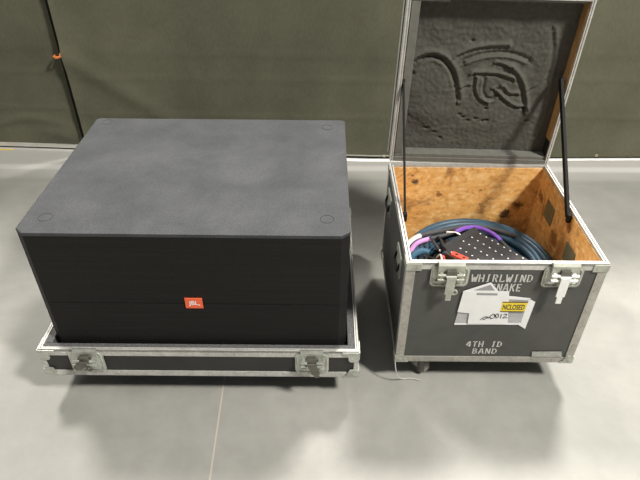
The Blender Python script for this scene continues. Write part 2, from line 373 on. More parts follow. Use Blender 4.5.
# ---------------------------------------------------------------- flight case hardware
def rivet(bm, p, nrm, r=0.0045):
    p, nrm = Vector(p), Vector(nrm); cyl(bm, p-nrm*0.001, p+nrm*0.0018, r, 8)
def lobed(a, b, amp=0.16, n=22):
    """quarter plate with a scalloped edge, corner at (0,0)"""
    o = [(0, 0)]
    for k in range(n+1):
        t = PI/2*k/n; s = 1-amp*(1-math.cos(6*t))/2*1.7
        ca, sa = math.cos(t), math.sin(t); p = 2.2
        q = (abs(ca)**p+abs(sa)**p)**(-1/p)*s
        o.append((a*ca*q, b*sa*q))
    return o
def corner_piece(root, x, y, z, sx, sy, sz, mt, a=0.07, b=0.055, ball=True):
    bm = NB(); t = 0.0030; off = 0.004; zo = 0.004 if ball else 0.0
    prism(bm, lobed(a, b), (x-sx*off, y-sy*(off), z-sz*zo), (sx, 0, 0), (0, 0, sz), (0, -sy*t, 0))
    prism(bm, lobed(a, b), (x-sx*off, y-sy*off, z-sz*zo), (0, sy, 0), (0, 0, sz), (-sx*t, 0, 0))
    if ball:
        r = bmesh.ops.create_uvsphere(bm, u_segments=14, v_segments=10, radius=0.022)
        for q in r['verts']: q.co = Vector((x+sx*0.012, y+sy*0.012, z+sz*0.012))+q.co
    for u, w_ in ((0.6, 0.35), (0.35, 0.6)):
        rivet(bm, (x+sx*a*u, y-sy*(off+t), z+sz*b*w_), (0, -sy, 0)); rivet(bm, (x-sx*(off+t), y+sy*a*u, z+sz*b*w_), (-sx, 0, 0))
    obj('ball_corner' if ball else 'corner_brace', bm, mt, root, True)

def butterfly_latch(root, x0, x1, zb, zt, ztop, mt, tab, tabmat, tab_tilt=0.0, tab_drop=0.10, y=-0.004, low=False):
    """surface dish on the front face with a wrap-over hook block, pivots and a hanging tab"""
    cx_ = (x0+x1)/2; W = x1-x0
    bm = NB(); prism(bm, rrect(x0, x1, zb, zt, 0.018), (0, y, 0), (1, 0, 0), (0, 0, 1), (0, -0.004, 0))
    # raised lip
    lip = [(a, y-0.005, b) for a, b in rrect(x0+0.008, x1-0.008, zb+0.008, zt-0.006, 0.014)]
    tube(bm, lip, 0.0028, 6, True)
    for px in (x0+0.009, x1-0.009):
        for pz in (zb+0.02, (zb+zt)/2, zt-0.014): rivet(bm, (px, y-0.004, pz), (0, -1, 0), 0.005)
    for s in (-1, 1): rivet(bm, (cx_+s*W*0.24, y-0.004, zb+0.012), (0, -1, 0), 0.005)
    L = obj('latch', bm, mt, root, True)
    # hook block that folds over the rim
    bm = NB(); h0 = cx_-W*0.34; h1 = cx_+W*0.34; zs = zt-(zt-zb)*0.30
    prism(bm, [(0.004, ztop), (-0.004, ztop), (-0.009, ztop-0.012), (-0.008, zs), (0.0, zs)] if low else [(0.004, ztop), (-0.008, ztop), (-0.016, ztop-0.010), (-0.014, zs), (0.0, zs)], (h0, y+0.002, 0), (0, 1, 0), (0, 0, 1), (h1-h0, 0, 0))
    obj('hook_block', bm, mt, L)
    pm = M['bright_tab'] if tabmat is M['bright_tab'] else mt
    for sd in (-1, 1):
        bm = NB()
        for zz in (zs+0.002, zs-0.018): cyl(bm, (cx_+sd*W*0.14, y-0.022, zz), (cx_+sd*W*0.34, y-0.022, zz), 0.0055, 10)
        box(bm, cx_+sd*W*0.24-0.006, cx_+sd*W*0.24+0.006, y-0.022, y-0.003, zs-0.022, zs+0.006)
        obj('pivot', bm, pm, L, True)
        bm = NB(); box(bm, cx_+sd*W*0.27-0.012, cx_+sd*W*0.27+0.012, y-0.012, y-0.002, zb+0.022, zb+0.032, 0.002); obj('stop', bm, pm, L)
    bm = NB(); box(bm, cx_-W*0.13, cx_+W*0.13, y-0.0235, y-0.004, zs-0.006, zs+0.022, 0.002); obj('keeper', bm, M['dark_steel'], L)
    if tab:
        bm = NB(); w2 = 0.0155; zt2 = zs-0.002; ca, sa = math.cos(tab_tilt), math.sin(tab_tilt)
        P = [(-w2, 0), (w2, 0), (w2, -tab_drop*0.72), (w2*0.62, -tab_drop*0.74), (w2*0.62, -tab_drop), (-w2*0.62, -tab_drop), (-w2*0.62, -tab_drop*0.74), (-w2, -tab_drop*0.72)]
        P = [(a*ca-b_*sa, a*sa+b_*ca) for a, b_ in P]
        prism(bm, P, (cx_, y-0.028, zt2), (1, 0, 0), (0, 0, 1), (0, -0.004, 0))
        cyl(bm, (cx_-0.018, y-0.026, zt2), (cx_+0.018, y-0.026, zt2), 0.005, 10)
        # wing of the twist handle with its eye
        e = Vector((cx_+0.018*ca, y-0.026, zt2-tab_drop*0.66)); ring = [e+Vector((0.010*math.cos(k*PI/5), 0, 0.010*math.sin(k*PI/5))) for k in range(10)]
        if tabmat is not M['bright_tab']: tube(bm, ring, 0.004, 6, True)
        obj('latch_tab', bm, tabmat, L)
    return L
def caster(root, x, y, ztop, ang, sub=M['wheel']):
    bm = NB(); R = 0.048; ca, sa = math.cos(ang), math.sin(ang)
    box(bm, x-0.045, x+0.045, y-0.04, y+0.04, ztop-0.004, ztop, 0.001)
    cyl(bm, (x, y, ztop-0.02), (x, y, ztop-0.003), 0.026, 16)
    cx2, cy2 = x+0.02*ca, y+0.02*sa
    for s in (-1, 1):
        ox, oy = -sa*s*0.021, ca*s*0.021
        prism(bm, [(-0.035, ztop-0.018), (0.028, ztop-0.018), (0.034, R-0.008), (0.012, R-0.014)], (x+ox, y+oy, 0), (ca, sa, 0), (0, 0, 1), (-sa*s*0.003, ca*s*0.003, 0))
    cyl(bm, (cx2+sa*0.026, cy2-ca*0.026, R), (cx2-sa*0.026, cy2+ca*0.026, R), 0.006, 10)
    cs = obj('caster', bm, M['zinc_dull'], root, True)
    bm = NB(); prof = [(-0.016, 0.030), (-0.016, 0.040), (-0.012, R), (0.012, R), (0.016, 0.040), (0.016, 0.030)]
    N = 28; rows = []
    for k in range(N):
        t = 2*PI*k/N; rows.append([bm.verts.new((cx2-sa*o+ca*rr_*math.cos(t), cy2+ca*o+sa*rr_*math.cos(t), R+rr_*math.sin(t))) for o, rr_ in prof])
    for k in range(N):
        a, b = rows[k], rows[(k+1) % N]
        for j in range(5): bm.faces.new((a[j], a[j+1], b[j+1], b[j]))
    cyl(bm, (cx2+sa*0.014, cy2-ca*0.014, R), (cx2-sa*0.014, cy2+ca*0.014, R), 0.031, 20)
    obj('wheel', bm, sub, cs, True)

def rim_profile(bm, W, D, z, wout=0.030, lip=0.006, th=0.016, drop=0.034, rivets=0.09, double=True):
    """aluminium edge running round the open top: outer skirt, lip and a second inner ridge"""
    o = 0.002
    for (x0, x1, y0, y1) in ((-o, W+o, -o, 0.001), (-o, W+o, D-0.001, D+o), (-o, 0.001, 0.001, D-0.001), (W-0.001, W+o, 0.001, D-0.001)):
        box(bm, x0, x1, y0, y1, z-drop, z-0.001)
    for a, b, zz in ((0.0, lip, z), (lip, th-0.005, z-0.008), (th-0.005, th, z-0.0005)):
        a2 = -o if a == 0 else a
        box(bm, a2, W-a2, a2, b, zz-0.012, zz); box(bm, a2, W-a2, D-b, D-a2, zz-0.012, zz)
        box(bm, a2, b, b, D-b, zz-0.012, zz); box(bm, W-b, W-a2, b, D-b, zz-0.012, zz)
    n = int(W/rivets)
    for i in range(1, n): 
        rivet(bm, (W*i/n, -o, z-drop*0.6), (0, -1, 0), 0.004)
    n = int(D/rivets)
    for i in range(1, n):
        rivet(bm, (-o, D*i/n, z-drop*0.6), (-1, 0, 0), 0.004); rivet(bm, (W+o, D*i/n, z-drop*0.6), (1, 0, 0), 0.004)
def bottom_edge(bm, W, D, z, h=0.030, rivets=0.09):
    o = 0.003
    box(bm, -o, W+o, -o, 0.0005, z-0.002, z+h); box(bm, -o, W+o, D, D+o, z-0.002, z+h)
    box(bm, -o, 0.0005, 0, D, z-0.002, z+h); box(bm, W, W+o, 0, D, z-0.002, z+h)
    box(bm, -o, W+o, -o, 0.03, z-0.004, z-0.001); box(bm, -o, W+o, D-0.03, D+o, z-0.004, z-0.001)
    n = int(W/rivets)
    for i in range(1, n): rivet(bm, (W*i/n, -o, z+h*0.55), (0, -1, 0), 0.004)
def corner_angles(bm, W, D, z0, z1, w_=0.034, rivets=0.075):
    o = 0.003
    for x, sx in ((0, 1), (W, -1)):
        for y, sy in ((0, 1), (D, -1)):
            xa, xb = sorted((x-sx*o, x+sx*w_)); ya, yb = sorted((y-sy*o, y)); box(bm, xa, xb, ya, yb, z0, z1)
            xa, xb = sorted((x-sx*o, x)); ya, yb = sorted((y, y+sy*w_)); box(bm, xa, xb, ya, yb, z0, z1)
            n = int((z1-z0)/rivets)
            for i in range(1, n):
                zz = z0+(z1-z0)*i/n
                rivet(bm, (x+sx*w_*0.55, y-sy*o, zz), (0, -sy, 0), 0.0035); rivet(bm, (x-sx*o, y+sy*w_*0.55, zz), (-sx, 0, 0), 0.0035)

# ---------------------------------------------------------------- speaker tray (lower half of its flight case)
CB = 0.13
TW, TD, TZ = 1.188, 0.955, 0.2695
tray = thing('flight_case_tray', 'low black flight case tray with aluminium edges under the large black speaker', 'flight case', (-1.0436, 1.4458, 0), -0.003)
bm = NB(); t = 0.010
box(bm, 0, TW, 0, TD, CB, CB+0.014)
box(bm, 0, TW, 0, t, CB+0.014, TZ-0.006); box(bm, 0, TW, TD-t, TD, CB+0.014, TZ-0.006)
box(bm, 0, t, t, TD-t, CB+0.014, TZ-0.006); box(bm, TW-t, TW, t, TD-t, CB+0.014, TZ-0.006)
obj('panel', bm, M['laminate'], tray)
bm = NB(); rim_profile(bm, TW, TD, TZ, lip=0.004, th=0.011, drop=0.034); obj('top_edge', bm, M['alu'], tray)
bm = NB(); bottom_edge(bm, TW, TD, CB, 0.023); corner_angles(bm, TW, TD, CB, TZ-0.012, 0.014, 0.05); obj('edge_trim', bm, M['alu'], tray)
bm = NB(); ti = 0.034; a = 0.0112
box(bm, a, TW-a, a, ti, CB+0.014, TZ-0.004, 0.003); box(bm, a, TW-a, TD-ti, TD-a, CB+0.014, TZ-0.004, 0.003)
box(bm, a, ti+0.004, ti, TD-ti, CB+0.014, TZ-0.004, 0.003); box(bm, TW-ti-0.004, TW-a, ti, TD-ti, CB+0.014, TZ-0.004, 0.003)
box(bm, ti, TW-ti, ti, TD-ti, CB+0.014, CB+0.020)
obj('foam_lining', bm, M['foam_tray'], tray)
for x, sx in ((0, 1), (TW, -1)):
    for y, sy in ((0, 1), (TD, -1)):
        corner_piece(tray, x, y, CB, sx, sy, 1, M['zinc'], 0.060, 0.052, True)
        corner_piece(tray, x, y, TZ-0.004, sx, sy, -1, M['zinc'], 0.062, 0.056, False)
butterfly_latch(tray, 0.107, 0.236, 0.153, 0.262, 0.274, M['zinc'], True, M['dark_steel'], -0.9, 0.05, low=True)
butterfly_latch(tray, 0.953, 1.079, 0.155, 0.260, 0.2735, M['zinc'], True, M['dark_steel'], 0.3, 0.07, low=True)
for x in (0.14, TW-0.14):
    for y, an in ((0.16, 2.2), (TD-0.14, 0.7)): caster(tray, x, y, CB-0.004, an)

# ---------------------------------------------------------------- the speaker
SPW, SPD, SZ0, SZ1 = 1.10, 0.865, 0.1505, 0.7707
spk = thing('subwoofer_speaker', 'large black subwoofer speaker lying in the low tray, orange badge on its front', 'speaker', (-0.9996, 1.4885, SZ0), -0.0072)
def outline(ins=0.0, fy=0.0):
    cxs, cys = 0.030, 0.026
    return [(cxs+ins*0.4, fy), (SPW-cxs-ins*0.4, fy), (SPW-ins, cys+fy), (SPW-ins, SPD-0.012), (SPW-0.012, SPD), (0.012, SPD), (ins, SPD-0.012), (ins, cys+fy)]
h = SZ1-SZ0
def bev_all(bm, w_, seg=2): bmesh.ops.bevel(bm, geom=[e for e in bm.edges if e.is_manifold and len(e.link_faces) == 2 and e.calc_face_angle(0) > 0.5], offset=w_, segments=seg, affect='EDGES', profile=0.6)
bm = NB(); prism(bm, outline(), (0, 0, h-0.014), (1, 0, 0), (0, 1, 0), (0, 0, 0.014)); bmesh.ops.recalc_face_normals(bm, faces=bm.faces); bev_all(bm, 0.003)
b2 = NB(); prism(b2, outline(0.002, 0.012), (0, 0, 0), (1, 0, 0), (0, 1, 0), (0, 0, h-0.012)); me_ = bpy.data.meshes.new('t'); b2.to_mesh(me_); b2.free(); bm.from_mesh(me_); bpy.data.meshes.remove(me_)
obj('cabinet', bm, M['speaker_top'], spk)
for z0, z1 in ((0.004, 0.3125), (0.3150, h-0.0145)):
    bm = NB(); prism(bm, [(0.0005, 0.0270), (0.030, 0.001), (SPW-0.030, 0.001), (SPW-0.0005, 0.0270), (SPW-0.0005, 0.036), (SPW-0.032, 0.0125), (0.032, 0.0125), (0.0005, 0.036)], (0, 0, z0), (1, 0, 0), (0, 1, 0), (0, 0, z1-z0))
    obj('grille', bm, M['grille'], spk)
for x, y in ((0.074, 0.090), (1.022, 0.095), (1.022, 0.792), (0.055, 0.825)):
    bm = NB(); ring = [(x+0.023*math.cos(k*PI/12), y+0.023*math.sin(k*PI/12), h+0.0002) for k in range(24)]
    tube(bm, ring, 0.0009, 6, True); obj('stacking_ring', bm, M['ring'], spk, True)
bm = NB(); box(bm, 0.522, 0.584, -0.003, 0.001, 0.2945, 0.3425, 0.001); bd = obj('badge', bm, M['orange'], spk); bd['label'] = 'orange badge with white letters'
bm = NB(); add_text(bm, 'JBL', 0.535, 0.569, 0.306, 0.331, -0.003, 0.0008)
for x0, x1, z0, z1 in ((0.534, 0.5385, 0.3045, 0.3065),): pass
box(bm, 0.571, 0.5745, -0.0038, -0.003, 0.309, 0.3125)
obj('lettering', bm, M['badge_white'], bd)

# ---------------------------------------------------------------- the open snake case
CW, CD, CZ = 0.691, 0.6895, 0.63
case = thing('flight_case', 'open black flight case with raised lid, white stencilled lettering and plywood interior', 'flight case', (0.3032, 1.5237, 0), -0.0033)
bm = NB(); t = 0.009
box(bm, 0, CW, 0, t, CB, CZ-0.006); box(bm, 0, CW, CD-t, CD, CB, CZ-0.006)
box(bm, 0, t, t, CD-t, CB, CZ-0.006); box(bm, CW-t, CW, t, CD-t, CB, CZ-0.006); box(bm, t, CW-t, t, CD-t, CB, CB+0.010)
obj('panel', bm, M['laminate_dusty'], case)
bm = NB(); a, b_ = 0.0092, 0.0165
box(bm, a, CW-a, a, b_, CB+0.010, CZ-0.013); box(bm, a, CW-a, CD-b_, CD-a, CB+0.010, CZ-0.013)
box(bm, a, b_, b_, CD-b_, CB+0.010, CZ-0.013); box(bm, CW-b_, CW-a, b_, CD-b_, CB+0.010, CZ-0.013); box(bm, b_, CW-b_, b_, CD-b_, CB+0.010, CB+0.016)
obj('plywood_lining', bm, M['plywood'], case)
bm = NB(); rim_profile(bm, CW, CD, CZ, drop=0.030, lip=0.005, th=0.014); obj('top_edge', bm, M['alu'], case)
bm = NB(); bottom_edge(bm, CW, CD, CB, 0.025, 0.07); corner_angles(bm, CW, CD, CB, CZ-0.034, 0.029, 0.085); obj('edge_trim', bm, M['alu_dull'], case)
for x, sx in ((0, 1), (CW, -1)):
    for y, sy in ((0, 1), (CD, -1)):
        corner_piece(case, x, y, CB, sx, sy, 1, M['zinc_dull'], 0.052, 0.048, True)
        bm = NB(); xa, xb = sorted((x-sx*0.006, x+sx*0.05)); ya, yb = sorted((y-sy*0.006, y)); box(bm, xa, xb, ya, yb, CZ-0.036, CZ-0.004, 0.002)
        xa, xb = sorted((x-sx*0.006, x)); ya, yb = sorted((y, y+sy*0.05)); box(bm, xa, xb, ya, yb, CZ-0.036, CZ-0.004, 0.002)
        rivet(bm, (x+sx*0.035, y-sy*0.006, CZ-0.02), (0, -sy, 0)); obj('corner_brace', bm, M['zinc_dull'], case)
butterfly_latch(case, 0.083, 0.217, 0.527, 0.618, 0.637, M['zinc_dull'], True, M['zinc_dull'], 0.0, 0.105)
butterfly_latch(case, 0.474, 0.611, 0.527, 0.618, 0.637, M['zinc_dull'], True, M['bright_tab'], 0.0, 0.115)
for x in (0.100, CW-0.10):
    for y, an in ((0.085 if x < 0.3 else 0.115, -1.0 if x < 0.3 else 1.9), (CD-0.10, 0.9)): caster(case, x, y, CB-0.004, an)
# recessed side handles, outside left and right
for side, (ys) in ((-1, (0.175, 0.575)), (1, (0.24, 0.48))):
    for yc in ys:
        bm = NB(); X = -0.0015 if side < 0 else CW+0.0015
        prism(bm, rrect(yc-0.06, yc+0.06, 0.445, 0.545, 0.014), (X+0.001*-side, 0, 0), (0, 1, 0), (0, 0, 1), (side*0.004, 0, 0))
        hd = obj('side_handle', bm, M['zinc_dull'], case)
        bm = NB(); tube(bm, smooth_path([(X+side*0.003, yc-0.04, 0.51), (X+side*0.010, yc-0.04, 0.478), (X+side*0.010, yc, 0.472), (X+side*0.010, yc+0.04, 0.478), (X+side*0.003, yc+0.04, 0.51)], 5), 0.005, 8); obj('grip', bm, M['strap'], hd, True)
for yc, zc in ((0.50, 0.50), (0.235, 0.475)):
    bm = NB(); prism(bm, rrect(yc-0.045, yc+0.045, zc-0.042, zc+0.042, 0.004), (CW-b_-0.003, 0, 0), (0, 1, 0), (0, 0, 1), (0.0035, 0, 0))
    for s in (-1, 1): rivet(bm, (CW-b_-0.003, yc+s*0.035, zc+s*0.03), (-1, 0, 0), 0.004)
    obj('backing_plate', bm, M['brass'], case)
# lid, swung up behind the rear edge
LZ0, LZ1, LD = 0.634, 1.332, 0.105
LY0 = CD-0.004; LY1 = LY0+LD
bm = NB(); t = 0.010
box(bm, 0, CW, LY1-t, LY1, LZ0, LZ1); box(bm, 0, CW, LY0+0.006, LY1-t, LZ0, LZ0+t); box(bm, 0, CW, LY0+0.006, LY1-t, LZ1-t, LZ1)
box(bm, 0, t, LY0+0.006, LY1-t, LZ0+t, LZ1-t); box(bm, CW-t, CW, LY0+0.006, LY1-t, LZ0+t, LZ1-t)
lid = obj('lid', bm, M['laminate'], case); lid['label'] = 'raised lid lined with dented charcoal foam'
bm = NB()
for a2, b2_, yy_ in ((0.0, 0.004, LY0), (0.004, 0.008, LY0+0.005), (0.008, 0.012, LY0+0.0005)):
    a3 = -0.002 if a2 == 0 else a2
    box(bm, a3, CW-a3, yy_, yy_+0.012, LZ1-b2_, LZ1-a3)
    box(bm, a3, b2_, yy_, yy_+0.012, LZ0, LZ1-b2_); box(bm, CW-b2_, CW-a3, yy_, yy_+0.012, LZ0, LZ1-b2_)
for x, s in ((-0.002, 1), (CW+0.002, -1)):
    xa, xb = sorted((x, x+s*0.002)); box(bm, xa, xb, LY0+0.004, LY0+0.034, LZ0, LZ1); box(bm, xa, xb, LY1-0.03, LY1, LZ0, LZ1)
for z, s in ((LZ1+0.002, -1),): box(bm, 0, CW, LY0+0.004, LY0+0.034, LZ1, LZ1+0.002); box(bm, 0, CW, LY1-0.03, LY1, LZ1, LZ1+0.002)
obj('lid_edge', bm, M['alu'], lid)
bm = NB(); box(bm, 0.012, CW-0.012, LY0+0.002, LY0+0.010, LZ0, LZ0+0.022, 0.002); obj('lid_sill', bm, M['foam_edge'], lid)
bm = NB(); box(bm, CW-0.0155, CW-0.0100, LY0+0.012, LY1-t, LZ0+0.11, LZ1-0.012); obj('wood_strip', bm, M['wood_strip'], lid)
bm = NB()
box(bm, 0.0165, CW-0.012, LY0+0.010, LY0+0.068, LZ0+0.0165, LZ0+0.036, 0.002)
box(bm, 0.0165, 0.050, LY0+0.010, LY0+0.068, LZ0+0.037, LZ1-0.030, 0.002)
box(bm, 0.0165, 0.160, LY0+0.010, LY0+0.068, LZ1-0.030, LZ1-0.0165, 0.002)
box(bm, 0.160, CW-0.018, LY0+0.016, LY0+0.068, LZ1-0.024, LZ1-0.0165, 0.002)
obj('foam_strip', bm, M['foam_edge'], lid)
# dented foam sheet
STROKES = {
 'loop1': [(0.055, 0.404), (0.077, 0.434), (0.117, 0.449), (0.158, 0.446), (0.19, 0.425), (0.224, 0.381), (0.249, 0.319), (0.26, 0.274)],
 'inner1': [(0.071, 0.386), (0.102, 0.422), (0.136, 0.434), (0.173, 0.42), (0.204, 0.387), (0.231, 0.331)],
 'arc1': [(0.234, 0.449), (0.283, 0.473), (0.339, 0.486), (0.419, 0.492)],
 'arc2': [(0.273, 0.426), (0.322, 0.445), (0.379, 0.455), (0.45, 0.453), (0.512, 0.434)],
 'stripe1': [(0.312, 0.378), (0.369, 0.38), (0.418, 0.376), (0.471, 0.361)],
 'stripe2': [(0.397, 0.424), (0.453, 0.41)],
 'curve1': [(0.453, 0.406), (0.491, 0.37), (0.523, 0.32), (0.555, 0.23)],
 'knob1': [(0.318, 0.363), (0.322, 0.319), (0.345, 0.275), (0.385, 0.255)],
 'knob2': [(0.349, 0.357), (0.352, 0.307), (0.376, 0.272), (0.414, 0.265), (0.43, 0.281)],
 'knob3': [(0.405, 0.313), (0.449, 0.275), (0.505, 0.243), (0.55, 0.239)],
 'knob4': [(0.44, 0.324), (0.469, 0.298), (0.506, 0.295)],
 'line': [(0.54, 0.308), (0.582, 0.337), (0.605, 0.364)],
 'line2': [(0.254, 0.312), (0.3, 0.328)],
 'right': [(0.583, 0.564), (0.609, 0.473), (0.617, 0.365), (0.63, 0.237), (0.62, 0.115)],
 'bottom': [(0.092, 0.18), (0.189, 0.098), (0.329, 0.106), (0.442, 0.114), (0.583, 0.17)]}
AMP = {'loop1': (0.010, 0.010), 'inner1': (-0.006, 0.008), 'arc1': (0.008, 0.008), 'arc2': (-0.009, 0.008), 'stripe1': (0.009, 0.007), 'stripe2': (0.008, 0.006), 'curve1': (0.010, 0.008),
       'knob1': (0.007, 0.006), 'knob2': (-0.007, 0.006), 'knob3': (0.009, 0.006), 'knob4': (0.007, 0.006), 'line': (0.003, 0.005), 'line2': (0.005, 0.006), 'right': (0.004, 0.008), 'bottom': (0.0015, 0.02)}
SP = {k: [(p.x, p.y) for p in smooth_path([(a, b, 0) for a, b in v_], 8)] for k, v_ in STROKES.items()}
PITS = [(0.283, 0.202), (0.324, 0.175), (0.354, 0.185), (0.387, 0.175), (0.39, 0.232), (0.282, 0.515), (0.187, 0.119), (0.216, 0.091), (0.574, 0.183), (0.147, 0.137), (0.416, 0.32), (0.30, 0.19), (0.405, 0.178)]
def foam_h(x, z):
    d = 0.004*noise.noise(Vector((x*12, z*12, 1)))+0.002*noise.noise(Vector((x*60, z*60, 5)))+0.0012*noise.noise(Vector((x*130, z*130, 9)))
    for k, pts in SP.items():
        a_, s_ = AMP[k]; best = 9; sd = 0
        for (p, q), (p2, q2) in zip(pts, pts[1:]):
            vx, vz = p2-p, q2-q; L2 = vx*vx+vz*vz+1e-12; t_ = max(0, min(1, ((x-p)*vx+(z-q)*vz)/L2))
            dx, dz = x-p-t_*vx, z-q-t_*vz; dd_ = dx*dx+dz*dz
            if dd_ < best: best = dd_; sd = vx*dz-vz*dx
        dist_ = math.sqrt(best)
        if dist_ < 0.05:
            sg = dist_ if sd > 0 else -dist_
            rib = 1+(0.25*math.sin((x+z)*260) if k in ('loop1', 'arc1') else 0)
            d += a_*0.85*math.exp(-(sg/s_)**2)*rib - a_*1.0*math.exp(-((sg-s_*1.7)/(s_*1.2))**2)
    # dish pressed by the big coil at left
    e = math.hypot((x-0.155)/0.115, (z-0.27)/0.17); d -= 0.012*max(0, 1-e**2) if e < 1 else 0
    # recessed middle, fuller margins
    m_ = max(0, min(1, (0.60-x)/0.05))*max(0, min(1, (0.575-z)/0.06)); d += 0.006*m_
    for p, q in PITS: d += 0.012*math.exp(-(((x-p)/0.007)**2+((z-q)/0.005)**2))
    return d
bm = NB(); x0, x1, z0, z1 = 0.014, CW-0.0125, 0.020, LZ1-0.63-0.014; NX, NZ = 200, 200
yb = LY0+0.060; G = []
for i in range(NX+1):
    x = x0+(x1-x0)*i/NX; G.append([bm.verts.new((x, yb+foam_h(x, z0+(z1-z0)*j/NZ), 0.63+z0+(z1-z0)*j/NZ)) for j in range(NZ+1)])
for i in range(NX):
    for j in range(NZ): bm.faces.new((G[i][j], G[i+1][j], G[i+1][j+1], G[i][j+1]))
Bk = [[bm.verts.new((x, LY1-t-0.0005, z)) for z in (0.63+z0, 0.63+z1)] for x in (x0, x1)]
bm.faces.new([G[i][0] for i in range(NX+1)]+[Bk[1][0], Bk[0][0]]); bm.faces.new([G[i][NZ] for i in range(NX+1)]+[Bk[1][1], Bk[0][1]])
bm.faces.new([G[0][j] for j in range(NZ+1)]+[Bk[0][1], Bk[0][0]]); bm.faces.new([G[NX][j] for j in range(NZ+1)]+[Bk[1][1], Bk[1][0]])
bm.faces.new((Bk[0][0], Bk[0][1], Bk[1][1], Bk[1][0]))
obj('foam_pad', bm, M['foam'], lid, True)
# stays
for x, s in ((0.024, 1), (CW-0.024, -1)):
    bm = NB(); p0 = Vector((x, LY0+0.02, 1.005)); p1 = Vector((x, 0.315, 0.606)); d = (p1-p0).normalized(); nn = Vector((0, -d.z, d.y))*0.0115
    prism(bm, [(0, -1), (1, -1), (1, 1), (0, 1)], p0, (p1-p0), nn, (s*0.011 if s < 0 else s*0.006, 0, 0))
    cyl(bm, (x-s*0.004, p0.y, p0.z), (x+s*0.009, p0.y, p0.z), 0.012, 14)
    obj('lid_stay', bm, M['strap'], case)
    bm = NB(); box(bm, min(x-s*0.007, x+s*0.010), max(x-s*0.007, x+s*0.010), 0.302, 0.322, 0.585, 0.622, 0.003); obj('stay_bracket', bm, M['strap'], case)
# the raised lid sits a touch out of square on its slack hinge
tw = math.radians(1.2); pv = Vector((CW/2, 0, LZ0)); rm = Matrix.Rotation(tw, 4, 'Y')
lid.matrix_local = Matrix.Translation(pv) @ rm @ Matrix.Translation(-pv)

# stencil lettering
GL = {
 'W': [((0, 7), (1.1, 0)), ((1.5, 0), (2.4, 4.6)), ((2.8, 4.6), (3.5, 0)), ((3.9, 0), (5, 7))],
 'H': [((0.7, 0), (0.7, 7)), ((4.3, 0), (4.3, 7)), ((1.7, 3.5), (3.3, 3.5))],
 'I': [((2.5, 0), (2.5, 7)), ((1.3, 0.2), (1.9, 0.2)), ((3.1, 6.8), (3.7, 6.8))],
 'R': [((0.9, 0), (0.9, 7)), ((2.0, 6.6), (3.6, 6.4)), ((4.0, 6.0), (4.0, 4.2)), ((3.6, 3.6), (2.0, 3.5)), ((2.8, 2.8), (4.5, 0))],
 'L': [((1.0, 0), (1.0, 7)), ((2.0, 0.4), (4.4, 0.4)), ((4.4, 0.4), (4.4, 1.4))],
 'N': [((0.8, 0), (0.8, 7)), ((1.4, 6.6), (3.6, 0.8)), ((4.3, 0), (4.3, 7))],
 'D': [((0.8, 0), (0.8, 7)), ((1.9, 6.6), (3.6, 6.0)), ((4.2, 5.3), (4.2, 1.7)), ((3.6, 1.0), (1.9, 0.4))],
 'S': [((4.2, 5.8), (2.6, 6.6)), ((1.9, 6.4), (1.0, 5.0)), ((1.3, 4.3), (3.7, 2.9)), ((4.1, 2.2), (3.1, 0.6)), ((2.3, 0.4), (0.8, 1.3))],
 'A': [((0.3, 0), (2.1, 7)), ((2.9, 7), (4.7, 0)), ((1.9, 2.3), (3.2, 2.3))],
 'K': [((0.9, 0), (0.9, 7)), ((1.9, 3.6), (4.2, 7)), ((2.5, 3.4), (4.5, 0))],
 'E': [((0.9, 0), (0.9, 7)), ((2.0, 6.6), (4.3, 6.6)), ((2.0, 3.5), (3.6, 3.5)), ((2.0, 0.4), (4.3, 0.4))],
 'B': [((0.9, 0), (0.9, 7)), ((2.0, 6.6), (3.6, 6.2)), ((3.9, 5.8), (3.6, 4.1)), ((2.0, 3.6), (3.5, 3.5)), ((4.2, 2.9), (4.1, 1.2)), ((3.6, 0.6), (2.0, 0.4))],
 'T': [((2.5, 0), (2.5, 6.0)), ((0.4, 6.6), (2.1, 6.6)), ((2.9, 6.6), (4.6, 6.6))],
 '4': [((0.4, 2.4), (2.6, 6.6)), ((0.6, 2.0), (2.6, 2.0)), ((3.5, 0), (3.5, 6.6)), ((4.1, 2.0), (4.8, 2.0))]}
def stencil(bm, txt, x0, x1, z0, z1, y=-0.0012, wt=0.0048):
    n = len(txt); p = (x1-x0)/(n-0.15)
    for i, ch in enumerate(txt):
        for (a, b), (c, d) in GL.get(ch, []):
            A = Vector((x0+i*p+a/5*p*0.82, z0+b/7*(z1-z0))); B = Vector((x0+i*p+c/5*p*0.82, z0+d/7*(z1-z0)))
            u = (B-A).normalized(); w_ = Vector((-u.y, u.x))*wt*(0.5 if abs(u.x) < 0.5 else 0.36)
            prism(bm, [tuple(A-w_), tuple(B-w_), tuple(B+w_), tuple(A+w_)], (0, y, 0), (1, 0, 0), (0, 0, 1), (0, 0.0008, 0))
for txt, x0, x1, z0, z1 in (('WHIRLWIND', 0.230, 0.445, 0.543, 0.577), ('SNAKE', 0.303, 0.415, 0.499, 0.534), ('4TH', 0.264, 0.331, 0.210, 0.240), ('ID', 0.360, 0.402, 0.210, 0.240), ('BAND', 0.293, 0.390, 0.171, 0.200)):
    bm = NB(); stencil(bm, txt, x0, x1, z0, z1); o = obj('stencil_lettering', bm, M['white_print'], case); o['label'] = 'white stencilled letters'
